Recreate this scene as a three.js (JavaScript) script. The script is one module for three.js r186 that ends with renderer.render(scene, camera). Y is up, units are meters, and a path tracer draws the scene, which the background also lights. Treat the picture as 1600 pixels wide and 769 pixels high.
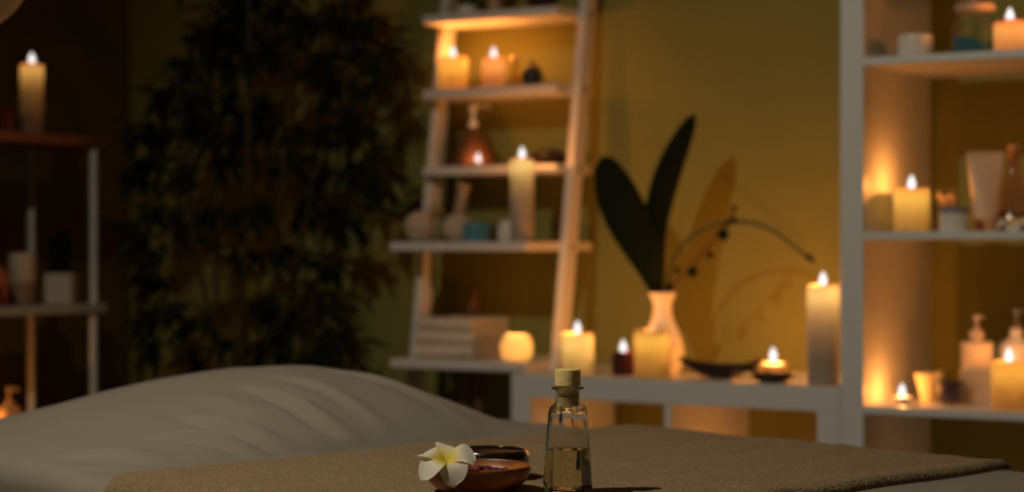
import * as THREE from 'three';
import { RoundedBoxGeometry } from 'three/addons/geometries/RoundedBoxGeometry.js';
import { mergeGeometries } from 'three/addons/utils/BufferGeometryUtils.js';
import { ImprovedNoise } from 'three/addons/math/ImprovedNoise.js';

// ---------------------------------------------------------------- camera, lamps' strength, exposure
// Room axes: x along the back wall (right), y up, -z into the back wall. The camera stands at x = 0, z = 0, turned 32 degrees to the left.
const scene = new THREE.Scene();
scene.background = new THREE.Color(0x000000);
const ASPECT = 1600 / 769, FOCAL = 3065, EYE = 1.077, TURN = THREE.MathUtils.degToRad(32);
const camera = new THREE.PerspectiveCamera(2 * Math.atan(769 / 2 / FOCAL) * 180 / Math.PI, ASPECT, 0.05, 50);
camera.position.set(0, EYE, 0);
camera.lookAt(-Math.sin(TURN), EYE - 2.5 / FOCAL, -Math.cos(TURN));
camera.focus = 2.17;
camera.userData.fStop = 3.7;
const renderer = new THREE.WebGLRenderer({ antialias: true });
renderer.toneMapping = THREE.LinearToneMapping;
renderer.toneMappingExposure = 1.0;
renderer.shadowMap.enabled = true;
const CANDLE = 0.055;                       // candela of one candle flame, on the photograph's dimmed scale
const SPOT = 6.9;                           // the unseen neutral ceiling spotlight that lights the massage table
const CANDLE_COLOR = new THREE.Color().setRGB(1, 0.33, 0.055);
const FLAME_GLOW = new THREE.Color().setRGB(1, 0.96, 0.92), FLAME_LEVEL = 1.35;
const SPOT_COLOR = new THREE.Color().setRGB(1, 0.88, 0.66);
const ADDED_GLOW = new THREE.Color().setRGB(1, 0.93, 0.33), ADDED_GLOW_SHARE = 0.08;   // added lamps inside candles and holder, imitating flame light scattered in wax

// ---------------------------------------------------------------- helpers
const used = new Map();
function numbered(name) { const n = used.get(name) ?? 0; used.set(name, n + 1); return n ? `${name}_${String(n).padStart(3, '0')}` : name; }
let seed = 7;
function rnd(a = 0, b = 1) { seed = (seed + 0x6D2B79F5) | 0; let t = Math.imul(seed ^ (seed >>> 15), 1 | seed); t = (t + Math.imul(t ^ (t >>> 7), 61 | t)) ^ t; return a + (b - a) * (((t ^ (t >>> 14)) >>> 0) / 4294967296); }
const noise = new ImprovedNoise();
const smooth = (a, b, x) => { const t = Math.min(1, Math.max(0, (x - a) / (b - a))); return t * t * (3 - 2 * t); };
function mesh(name, geometry, material, parent, [x, y, z] = [0, 0, 0]) {
  const o = new THREE.Mesh(geometry, material); o.name = numbered(name); o.position.set(x, y, z);
  o.castShadow = true; o.receiveShadow = true; parent.add(o); return o;
}
function thing(name, label, category, [x, y, z] = [0, 0, 0], turn = 0, group) {
  const o = new THREE.Group(); o.name = numbered(name); o.position.set(x, y, z); o.rotation.y = turn;
  o.userData = { label, category }; if (group) o.userData.group = group; scene.add(o); return o;
}
function structure(name, geometry, material, at) { const o = mesh(name, geometry, material, scene, at); o.userData.kind = 'structure'; return o; }
function relabel(o, label, name) { const c = o.clone(); c.name = numbered(name); c.userData = { ...o.userData, label }; scene.add(c); return c; }
const box = (w, h, d, r = 0.002, s = 2) => new RoundedBoxGeometry(w, h, d, s, Math.min(r, w / 2.01, h / 2.01, d / 2.01));
function span(x0, x1, y0, y1, z0, z1, r) { return box(x1 - x0, y1 - y0, z1 - z0, r).translate((x0 + x1) / 2, (y0 + y1) / 2, (z0 + z1) / 2); }
const lathe = (pts, seg = 40) => new THREE.LatheGeometry(pts.map(([r, y]) => new THREE.Vector2(Math.max(r, 0.00001), y)), seg);
function smoothLathe(pts, seg = 40, n = 40) {
  const c = new THREE.CatmullRomCurve3(pts.map(([r, y]) => new THREE.Vector3(r, y, 0)), false, 'catmullrom', 0.4);
  return lathe(c.getPoints(n).map((p) => [Math.max(p.x, 0), p.y]), seg);
}
const rod = (r0, r1, h, seg = 20) => new THREE.CylinderGeometry(r1, r0, h, seg).translate(0, h / 2, 0);
function tube(pts, r, seg = 24, rs = 8) { return new THREE.TubeGeometry(new THREE.CatmullRomCurve3(pts.map((p) => new THREE.Vector3(...p))), seg, r, rs); }
// a sheet of quads from a function of (u, v) in 0..1
function surface(nu, nv, f, closeU = false) {
  const pos = [], uv = [], idx = [];
  for (let j = 0; j <= nv; j++) for (let i = 0; i <= nu; i++) { const p = f(i / nu, j / nv); pos.push(p[0], p[1], p[2]); uv.push(p[3] ?? i / nu, p[4] ?? j / nv); }
  for (let j = 0; j < nv; j++) for (let i = 0; i < nu; i++) { const a = j * (nu + 1) + i, b = a + 1, c = a + nu + 1, d = c + 1; idx.push(a, c, b, b, c, d); }
  const g = new THREE.BufferGeometry();
  g.setAttribute('position', new THREE.Float32BufferAttribute(pos, 3)); g.setAttribute('uv', new THREE.Float32BufferAttribute(uv, 2)); g.setIndex(idx); g.computeVertexNormals();
  return g;
}
function texture(n, f, color, rx = 1, ry = 1) {
  const d = new Uint8Array(n * n * 4);
  for (let y = 0; y < n; y++) for (let x = 0; x < n; x++) { const c = f(x / n, y / n); for (let k = 0; k < 3; k++) d[(y * n + x) * 4 + k] = Math.max(0, Math.min(255, 255 * (c.length ? c[k] : c))); d[(y * n + x) * 4 + 3] = 255; }
  const t = new THREE.DataTexture(d, n, n); t.wrapS = t.wrapT = THREE.RepeatWrapping; t.magFilter = THREE.LinearFilter; t.minFilter = THREE.LinearFilter;
  if (color) t.colorSpace = THREE.SRGBColorSpace; t.repeat.set(rx, ry); t.needsUpdate = true; return t;
}
// noise that repeats at 0..1
function tileNoise(u, v, k, z) { const a = u * 2 * Math.PI, b = v * 2 * Math.PI, r = k / (2 * Math.PI); return 0.5 * (noise.noise(Math.cos(a) * r + z, Math.sin(a) * r + 3.1, Math.cos(b) * r) + noise.noise(Math.sin(a) * r + 9.7, Math.sin(b) * r + z, Math.cos(b + a) * r)); }

// ---------------------------------------------------------------- materials
const lin = (r, g, b) => new THREE.Color().setRGB(r, g, b);
const std = (r, g, b, roughness = 0.6, more = {}) => new THREE.MeshStandardMaterial({ color: lin(r, g, b), roughness, side: THREE.DoubleSide, ...more });
const phys = (r, g, b, roughness, more = {}) => new THREE.MeshPhysicalMaterial({ color: lin(r, g, b), roughness, side: THREE.DoubleSide, ...more });
const wallBump = texture(256, (u, v) => 0.5 + 0.3 * tileNoise(u, v, 40, 1.3) + 0.3 * tileNoise(u, v, 90, 5.3), false, 3, 3);
const terryBump = texture(512, (u, v) => 0.5 + 0.55 * tileNoise(u, v, 56, 2.2) + 0.45 * tileNoise(u, v, 120, 7.9), false);
const terryColor = texture(512, (u, v) => { const k = 0.96 + 0.34 * tileNoise(u, v, 56, 2.2) + 0.16 * tileNoise(u, v, 26, 4.4); return [0.63 * k, 0.535 * k, 0.405 * k]; }, true);
const weaveBump = texture(256, (u, v) => 0.5 + 0.25 * Math.sin(u * 2 * Math.PI * 64) * Math.sin(v * 2 * Math.PI * 64) + 0.2 * tileNoise(u, v, 60, 3.3), false);
const woodGrain = (dark, light, n = 256) => texture(n, (u, v) => { const k = 0.5 + 0.5 * Math.sin(v * 2 * Math.PI * 9 + 3 * tileNoise(u, v, 5, 1.1) + 0.6 * tileNoise(u, v, 30, 8.8)), f = 0.12 * tileNoise(u * 0.5, v, 90, 6.6); return [0, 1, 2].map((i) => dark[i] + (light[i] - dark[i]) * k + f * 0.4); }, true);
const M = {
  wall: std(0.22, 0.215, 0.055, 0.9, { bumpMap: wallBump, bumpScale: 0.0006 }),
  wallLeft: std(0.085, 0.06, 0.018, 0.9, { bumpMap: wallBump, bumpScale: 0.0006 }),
  ceiling: std(0.3, 0.28, 0.22, 0.95),
  floor: std(0.12, 0.07, 0.035, 0.5),
  white: std(0.71, 0.71, 0.70, 0.42),
  whiteLadder: std(0.72, 0.69, 0.68, 0.45),
  bolt: std(0.08, 0.06, 0.05, 0.4, { metalness: 0.6 }),
  redWood: std(0.20, 0.07, 0.035, 0.45),
  grayPaint: std(0.42, 0.40, 0.36, 0.5),
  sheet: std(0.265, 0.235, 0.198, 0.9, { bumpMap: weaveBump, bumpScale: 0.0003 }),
  terry: new THREE.MeshPhysicalMaterial({ map: terryColor, roughness: 1, bumpMap: terryBump, bumpScale: 0.004, sheen: 0.3, sheenColor: lin(0.6, 0.5, 0.35), side: THREE.DoubleSide }),
  towelWhite: std(0.74, 0.68, 0.58, 0.95, { bumpMap: terryBump, bumpScale: 0.002 }),
  pad: std(0.5, 0.46, 0.4, 0.6),
  beech: std(0.4, 0.22, 0.1, 0.5),
  wick: std(0.02, 0.015, 0.012, 0.9),
  flame: new THREE.MeshStandardMaterial({ color: 0x000000, emissive: FLAME_GLOW, emissiveIntensity: FLAME_LEVEL, roughness: 1 }),
  aluminium: std(0.75, 0.75, 0.76, 0.3, { metalness: 0.9 }),
  glassThin: phys(0.96, 0.97, 0.96, 0.03, { transmission: 1, thickness: 0, ior: 1.5 }),
  porcelain: phys(0.78, 0.73, 0.66, 0.25, { clearcoat: 0.5 }),
  plastic: std(0.74, 0.70, 0.64, 0.35),
  darkStone: std(0.018, 0.016, 0.018, 0.35),
  darkWood: std(0.018, 0.009, 0.006, 0.45),
  brownWood: std(0.16, 0.065, 0.025, 0.5),
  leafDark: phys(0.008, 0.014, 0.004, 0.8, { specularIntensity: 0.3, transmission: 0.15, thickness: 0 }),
  leafSoft: phys(0.03, 0.06, 0.010, 0.55, { transmission: 0.2, thickness: 0 }),
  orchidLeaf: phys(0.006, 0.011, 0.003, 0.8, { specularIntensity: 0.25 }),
  stemGreen: std(0.045, 0.06, 0.012, 0.5),
  stemRed: std(0.06, 0.02, 0.012, 0.5),
  stemDark: std(0.025, 0.02, 0.01, 0.6),
  paper: phys(0.6, 0.5, 0.36, 0.9, { transmission: 0.3, thickness: 0 }),
};
const waxes = {};
function wax(r, g, b, through = 0.3) { const k = [r, g, b, through].join(); return (waxes[k] ??= phys(0.7 * r, 0.7 * g, 0.7 * b, 1, { transmission: through, thickness: 0 })); }
function pool(r, g, b) { const k = 'pool' + [r, g, b].join(); return (waxes[k] ??= phys(r, g, b, 0.95, { transmission: 0.15, thickness: 0 })); }

// ---------------------------------------------------------------- the room
const WALL = -4.18, LEFT = -3.9;
structure('wall_back', new THREE.BoxGeometry(5.7, 2.9, 0.15), M.wall, [-1.2, 1.35, WALL - 0.075]);
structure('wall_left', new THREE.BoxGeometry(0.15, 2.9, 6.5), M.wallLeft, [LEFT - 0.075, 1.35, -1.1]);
structure('wall_right', new THREE.BoxGeometry(0.15, 2.9, 6.5), M.wall, [1.575, 1.35, -1.1]);
structure('wall_front', new THREE.BoxGeometry(5.7, 2.9, 0.15), M.wall, [-1.2, 1.35, 2.075]);
structure('floor', new THREE.BoxGeometry(5.4, 0.1, 6.18), M.floor, [-1.2, -0.05, -1.09]);
structure('ceiling', new THREE.BoxGeometry(5.4, 0.1, 6.18), M.ceiling, [-1.2, 2.75, -1.09]);

// the unseen ceiling spotlight, out of view, placed to light the massage table from the camera's left
{
  const at = [-1.75, 2.70, -0.90], t = thing('unseen_ceiling_spotlight', 'unseen small white ceiling spotlight placed to light the massage table', 'lamp', at);
  mesh('mount', rod(0.05, 0.05, 0.02), M.white, t, [0, -0.02, 0]);
  mesh('stem', rod(0.008, 0.008, 0.13), M.white, t, [0, -0.15, 0]);
  const dir = new THREE.Vector3(0.20, -1.70, -1.70).normalize(), q = new THREE.Quaternion().setFromUnitVectors(new THREE.Vector3(0, -1, 0), dir);
  const head = mesh('lamp_shade', lathe([[0.0, 0.05], [0.03, 0.045], [0.04, 0.02], [0.045, -0.07], [0.043, -0.07], [0.037, 0.015], [0.0, 0.03]]), M.white, t, [0, -0.19, 0]); head.quaternion.copy(q);
  mesh('lamp_bulb', rod(0.034, 0.034, 0.006), new THREE.MeshStandardMaterial({ color: 0x000000, emissive: SPOT_COLOR, emissiveIntensity: 3 }), head, [0, -0.05, 0]);
  const s = new THREE.SpotLight(SPOT_COLOR, SPOT, 0, THREE.MathUtils.degToRad(56), 1, 2);
  s.position.set(0, -0.19, 0).addScaledVector(dir, 0.062); s.target.position.copy(s.position).add(dir); t.add(s, s.target); s.castShadow = true; s.shadow.radius = 1.3;
}

// ---------------------------------------------------------------- candles
const flameShape = smoothLathe([[0, 0], [0.0058, 0.003], [0.0080, 0.009], [0.0064, 0.018], [0.0028, 0.026], [0, 0.031]], 16, 20);
function flameOn(parent, y, scale = 1, power = 1) {
  const f = mesh('flame', flameShape, M.flame, parent, [0, y, 0]); f.scale.setScalar(scale);
  const l = new THREE.PointLight(CANDLE_COLOR, CANDLE * power, 0, 2); l.position.set(0, 0.010, 0); l.castShadow = true; l.shadow.radius = 0.18; f.add(l);
  return f;
}
// a candle whose flame melts a pool into its top: a waxen shell, the pool, the wick and the flame
function candleParts(t, r, h, w, { well = 0.005, scale = 1, power = 1, y = 0, lit = true, lean = 0, wall = 0.14, round = 0.004, glowing = 1, glowAt = Math.min(0.25 * h, 0.42 * r) } = {}) {
  const [cr, cg, cb, th] = w, q = r * (1 - wall), pts = [[0, 0], [r - 0.003, 0], [r, 0.003]];
  for (let k = 1; k < 6; k++) pts.push([r + 0.0006 * Math.sin(k * 2.1 + r * 90), 0.003 + (h - round - 0.003) * k / 6]);
  pts.push([r, h - round], [r - round * 0.3, h - round * 0.3], [r - round, h], [q + 0.002, h], [q, h - 0.002], [q, h - well]);
  const g = lathe(pts, 44), p = g.attributes.position;
  for (let i = 0; i < p.count; i++) if (p.getY(i) > h - well * 0.7) { const a = Math.atan2(p.getZ(i), p.getX(i)); p.setY(i, p.getY(i) + 0.0014 * Math.sin(a * 2 + r * 200) + 0.0008 * Math.sin(a * 5 + 1)); }
  g.computeVertexNormals();
  mesh('wax_body', g, wax(cr, cg, cb, th), t, [0, y, 0]);
  mesh('melt_pool', lathe([[0, 0], [q * 0.6, 0.0004], [q, 0.0016]], 32), pool(cr * 0.8, cg * 0.8, cb * 0.8), t, [0, y + h - well, 0]);
  // added opaque cone hidden in the candle, blocking the inner lamp towards the bottom
  const tip = h - well - 0.85 * r, foot = Math.max(0.0015, tip - 3.4 * r);
  if (lit && tip - foot > 0.015) mesh('added_light_blocker', lathe([[0, 0.0015], [r * 0.96, 0.0015], [r * 0.96, foot + 0.0005], [r * 0.5, foot + (tip - foot) * 0.55], [0, tip]], 28), std(0.95 * cr, 0.86 * cg, 0.82 * cb, 0.9), t, [0, y, 0]);
  const wk = mesh('wick', tube([[0, 0, 0], [0.0003, 0.005, 0], [0.0012, 0.010, 0.0006]], 0.0009, 8, 6), M.wick, t, [0, y + h - well, 0]);
  if (!lit) return;
  flameOn(t, y + h - well + 0.004, scale, power).rotation.z = lean;
  const addedGlow = new THREE.PointLight(ADDED_GLOW, ADDED_GLOW_SHARE * CANDLE * (r / 0.035) ** 2 * glowing, 0, 2);   // added lamp inside the wax, standing in for flame light scattered there
  addedGlow.position.set(0, y + h - well - glowAt, 0); addedGlow.castShadow = true; addedGlow.shadow.radius = 0.25; t.add(addedGlow);
}
const CREAM = [0.86, 0.76, 0.56, 0.60], AMBER = [0.90, 0.60, 0.24, 0.60], PINK = [0.90, 0.54, 0.34, 0.60], RED = [0.085, 0.008, 0.006, 0.1], IVORY = [0.86, 0.76, 0.64, 0.60];
function candle(name, label, at, r, h, w, o = {}) { const t = thing(name, label, 'candle', at); candleParts(t, r, h, w, o); return t; }
function tealight(label, at, r = 0.019, h = 0.016, o = {}) {
  const t = thing('tealight_candle', label, 'candle', at);
  mesh('cup', lathe([[0, 0.0003], [r - 0.001, 0.0003], [r, 0.002], [r, h], [r + 0.0008, h + 0.0004], [r - 0.0006, h], [r - 0.0006, 0.001], [0, 0.001]], 32), o.clear ? M.glassThin : M.aluminium, t);
  mesh('wax_body', lathe([[0, 0.0015], [r - 0.0012, 0.0015], [r - 0.0012, h - 0.004], [r * 0.6, h - 0.0048], [0, h - 0.005]], 28), wax(0.85, 0.72, 0.5, 0.3), t);
  mesh('wick', rod(0.0008, 0.0007, 0.007, 8), M.wick, t, [0, h - 0.005, 0]);
  flameOn(t, h - 0.0005, o.scale ?? 1, o.power ?? 1);
  return t;
}

// ---------------------------------------------------------------- white cube shelving: the tall cabinet and the low bench
function cubeUnit(name, label, category, x0, z0, depth, columns, rows) {
  const t = thing(name, label, category, [x0, 0, z0]), OUT = 0.05, IN = 0.016, C = 0.335;
  const W = 2 * OUT + columns * C + (columns - 1) * IN, H = 2 * OUT + rows * C + (rows - 1) * IN, z1 = 0, zb = -depth;
  mesh('top_panel', span(0, W, H - OUT, H, zb, z1, 0.0015), M.white, t);
  mesh('bottom_panel', span(0, W, 0, OUT, zb, z1, 0.0015), M.white, t);
  mesh('side_panel', span(0, OUT, OUT + 0.0002, H - OUT - 0.0002, zb, z1, 0.0015), M.white, t);
  mesh('side_panel', span(W - OUT, W, OUT + 0.0002, H - OUT - 0.0002, zb, z1, 0.0015), M.white, t);
  for (let i = 1; i < columns; i++) { const x = OUT + i * C + (i - 1) * IN; mesh('divider', span(x, x + IN, OUT, H - OUT, zb, z1 - 0.001, 0.001), M.white, t); }
  for (let j = 1; j < rows; j++) for (let i = 0; i < columns; i++) {
    const x = OUT + i * (C + IN), y = OUT + j * C + (j - 1) * IN; mesh('shelf', span(x, x + C, y, y + IN, zb, z1 - 0.001, 0.001), M.white, t);
  }
  return t;
}
const FRONT = -3.725;
cubeUnit('shelving_cabinet', 'tall white open cube cabinet holding candles and bottles, cut by the edge of the photo', 'cabinet', -1.543, FRONT, 0.39, 2, 5);
cubeUnit('storage_bench', 'low white cube shelf unit carrying the orchid vase and the row of candles', 'shelf', -2.330, FRONT, 0.39, 2, 2);
const BENCH = 0.786, SA = 1.453, SB = 1.102, SC = 0.751;

// ---------------------------------------------------------------- the leaning ladder shelf
const L1 = 1.640, L2 = 1.456, L3 = 1.267, L4 = 1.083, L5 = 0.803, L6 = 0.50;
{
  const t = thing('ladder_shelf', 'white leaning ladder shelf with candles and massage goods, left of the bench', 'shelf', [0, 0, 0]);
  const front = (h) => -(3.95 + (h - 0.822) * 0.158);
  for (const [x0, x1] of [[-2.764, -2.744], [-2.360, -2.340]]) {
    const s = new THREE.Shape(); s.moveTo(front(0), 0); s.lineTo(front(1.88), 1.88); s.lineTo(front(1.88) - 0.048, 1.88); s.lineTo(front(0) - 0.048, 0); s.closePath();
    const g = new THREE.ExtrudeGeometry(s, { depth: x1 - x0 - 0.003, bevelEnabled: true, bevelSize: 0.0015, bevelThickness: 0.0015, bevelSegments: 2, bevelOffset: -0.0015 });
    g.rotateY(-Math.PI / 2).translate(x1 - 0.0015, 0, 0);   // shape (z, y) swept along -x
    const r = mesh('rail', g, M.whiteLadder, t);
    if (x0 < -2.5) mesh('hinge_plate', span(x1, x1 + 0.0015, 0.965, 1.065, -4.026, -4.012, 0.0005), M.bolt, t);
  }
  for (const [h, f] of [[L1, -3.974], [L2, -3.974], [L3, -3.974], [L4, -3.837], [L5, -3.837], [L6, -3.76]]) {
    mesh('shelf', span(-2.7435, -2.3605, h - 0.021, h, -4.145, f, 0.002), M.whiteLadder, t);
    if (h > 0.9) mesh('bolt', new THREE.CylinderGeometry(0.0055, 0.0055, 0.004, 14).rotateZ(Math.PI / 2).translate(-2.339, h - 0.011, front(h) - 0.024), M.bolt, t);
  }
}

// ---------------------------------------------------------------- the left shelf unit of boards on thin posts
const U1 = 1.345, U2 = 0.929, U3 = 0.60;
{
  const t = thing('post_shelf_unit', 'shelf unit of reddish top board and thin pale posts by the dark wall', 'shelf', [0, 0, 0]);
  const x0 = -3.72, x1 = -3.46, z0 = -3.625, z1 = -2.72;
  mesh('top_board', span(x0, x1, U1 - 0.024, U1, z0, z1, 0.003), M.redWood, t);
  mesh('shelf', span(x0, x1, U2 - 0.022, U2, z0, z1, 0.003), M.grayPaint, t);
  mesh('shelf', span(x0, x1, U3 - 0.022, U3, z0, z1, 0.003), M.grayPaint, t);
  mesh('shelf', span(x0, x1, 0.13, 0.152, z0, z1, 0.003), M.grayPaint, t);
  for (const [a, b] of [[0, 0.13], [0.152, U3 - 0.022], [U3, U2 - 0.022], [U2, U1 - 0.024]])
    for (const x of [x0 + 0.022, x1 - 0.022]) for (const z of [z0 + 0.025, z1 - 0.025]) mesh('post', rod(0.0095, 0.0095, b - a, 18), M.white, t, [x, a, z]);
}

// ---------------------------------------------------------------- massage table, sheet and towel (table axes: +x to the foot, +z to the near side, origin at the towel's far corner)
const TABLE = [-1.455, 0, -2.675], TTURN = -0.2792, TOP = 0.787;
{
  const t = thing('massage_table', 'massage table under a white sheet in front of the shelves', 'table', TABLE, TTURN);
  mesh('padded_top', box(1.86, 0.07, 0.90, 0.025, 4).translate(0.27, 0.742, 0.47), M.pad, t);
  mesh('table_frame', box(1.80, 0.05, 0.80, 0.006).translate(0.27, 0.681, 0.47), M.beech, t);
  for (const x of [-0.52, 1.06]) for (const z of [0.13, 0.81]) mesh('leg', box(0.06, 0.656, 0.06, 0.006).translate(x, 0.328, z), M.beech, t);
}
const lvl = (a, b) => 0.0016 * noise.noise(a * 5, b * 5, 0.4) + 0.0012 * noise.noise(a * 13, b * 11, 2.4);
function fold(v, lo, hi, r) {                       // distance along the cloth -> [place, drop] over rounded edges
  const one = (d) => { const q = Math.PI * r / 2; if (d < 0) return [d, 0]; if (d < q) return [r * Math.sin(d / r), r * (1 - Math.cos(d / r))]; return [r, r + d - q]; };
  if (v > hi - r) { const [p, d] = one(v - hi + r); return [hi - r + p, d]; }
  if (v < lo + r) { const [p, d] = one(lo + r - v); return [lo + r - p, d]; }
  return [v, 0];
}
const ridges = [ // creases of the sheet over the pillow: [x0, z0, x1, z1, width, height]
  [-0.26, 0.565, -0.04, 0.480, 0.015, 0.0144], [-0.22, 0.680, -0.03, 0.605, 0.018, 0.0144], [-0.18, 0.765, -0.02, 0.655, 0.014, 0.0128], [-0.31, 0.50, -0.05, 0.425, 0.014, 0.0080],
  [-0.33, 0.355, -0.04, 0.265, 0.020, 0.0096], [-0.40, 0.28, -0.08, 0.165, 0.024, 0.0080], [-0.28, 0.64, -0.10, 0.575, 0.028, 0.0064], [-0.20, 0.88, -0.05, 0.80, 0.022, 0.0112],
  [-0.095, 0.62, -0.03, 0.42, 0.012, 0.0096], [-0.085, 0.92, -0.03, 0.72, 0.014, 0.0096],
];
function hump(a, b) {
  const u = (a + 0.36) / 0.32, f = Math.max(0, 1 - Math.pow(Math.abs(u), 2.4));
  let h = 0.099 * Math.pow(f, 0.8) * smooth(0.045, 0.36, b) * smooth(1.04, 0.43, b);
  const near = smooth(0.03, -0.05, a) * smooth(-0.62, -0.4, a);
  for (const [x0, z0, x1, z1, w, k] of ridges) {
    const dx = x1 - x0, dz = z1 - z0, len = Math.hypot(dx, dz), q = ((a - x0) * dx + (b - z0) * dz) / (len * len);
    if (q < 0 || q > 1) continue;
    const bend = 0.012 * Math.sin(q * 3.1 + x0 * 40), d = (((a - x0) * dz - (b - z0) * dx) / len - bend) / (w * (0.45 + 0.75 * q));
    h += near * k * 0.75 * Math.sin(Math.PI * q) * (Math.exp(-d * d) - 0.5 * Math.exp(-Math.pow(d + 1.5, 2)));
  }
  return h + near * (0.003 * noise.noise(a * 9, b * 9, 1.2) + 0.0012 * noise.noise(a * 30, b * 22, 3.2));
}
{
  const E = [-0.69, 1.235, -0.010, 0.945], D = 0.30;
  const g = surface(520, 340, (u, v) => {
    const s = E[0] - D + u * (E[1] - E[0] + 2 * D), w = E[2] - D + v * (E[3] - E[2] + 2 * D);
    const [x, dx] = fold(s, E[0], E[1], 0.03), [z, dz] = fold(w, E[2], E[3], 0.03), drop = Math.max(dx, dz);
    const hang = smooth(0.03, 0.2, drop), wave = hang * (0.010 + 0.010 * Math.sin(w * 31 + 2 * Math.sin(s * 7)) + 0.010 * Math.sin(s * 29 + 1.5 * Math.sin(s * 9)));
    const ox = dx >= dz ? Math.sign(s - 0.3) * wave : 0, oz = dz > dx ? Math.sign(w - 0.47) * wave : 0;
    return [x + ox, TOP + lvl(x, z) + (1 - hang) * hump(x, z) - drop, z + oz, s * 20, w * 20];
  });
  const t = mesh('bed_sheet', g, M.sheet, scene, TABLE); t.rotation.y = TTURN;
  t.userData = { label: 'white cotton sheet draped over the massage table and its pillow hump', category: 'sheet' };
}
{
  // one towel of even thickness whose rounded rim comes down to the sheet; it hangs over the table's near edge
  const T = 0.0115, rim = 0.011, skew = (b) => 0.035 * Math.min(1, b / 0.9), N = 260;
  const border = (q) => { const n = 6; return q; };
  const line = (n, len) => { const k = [], m = 7; for (let i = 0; i < m; i++) k.push(rim * (1 - Math.cos(i / m * Math.PI / 2))); const c = n - 2 * m; for (let i = 0; i <= c; i++) k.push(rim + (len - 2 * rim) * i / c); for (let i = m - 1; i >= 0; i--) k.push(len - rim * (1 - Math.cos(i / m * Math.PI / 2))); return k; };
  const A = line(N, 0.685), B = line(N, 1.22), lenA = 0.685, lenB = 1.22;
  const edge = (v, len) => { const d = Math.min(v, len - v) / rim; return d >= 1 ? 1 : Math.sqrt(Math.max(0, 1 - (1 - d) * (1 - d))); };
  const g = surface(N, N, (u, v) => {
    const a0 = A[Math.round(u * N)], b0 = B[Math.round(v * N)], k = Math.min(edge(a0, lenA), edge(b0, lenB));
    const wob = 0.004 * noise.noise(b0 * 9, 1.1, 0.2) * (1 - Math.min(1, a0 / 0.1)) + 0.004 * noise.noise(b0 * 8, 4.1, 0.2) * smooth(0.58, 0.685, a0);
    const a = a0 + skew(b0) + wob, wb = 0.003 * noise.noise(a0 * 12, 7.7, 0.1) * (1 - Math.min(1, b0 / 0.1));
    const [z, drop] = fold(b0 + wb - 0.0005, -1, 0.958, 0.043);
    const soft = 0.0016 * noise.noise(a * 8, b0 * 7, 5.5) + 0.0010 * noise.noise(a * 34, b0 * 30, 3.5) + 0.0006 * noise.noise(a * 110, b0 * 100, 1.5) + 0.0035 * Math.exp(-Math.pow((b0 - 0.30 - 0.25 * a) / 0.03, 2)) * smooth(0, 0.2, a0);
    const y = TOP + lvl(a, Math.min(z, 0.92)) + 0.0006 + (T + soft) * k - drop;
    const out = drop > 0.05 ? k * 0.004 * Math.sin(a * 20) : 0;
    return [a, y, z + out, a * 8, b0 * 8];
  });
  const t = mesh('terry_towel', g, M.terry, scene, TABLE); t.rotation.y = TTURN;
  t.userData = { label: 'beige terry towel spread flat over the white sheet under the bowls', category: 'towel' };
}
const BED = 0.7995;   // the towel's top

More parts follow.
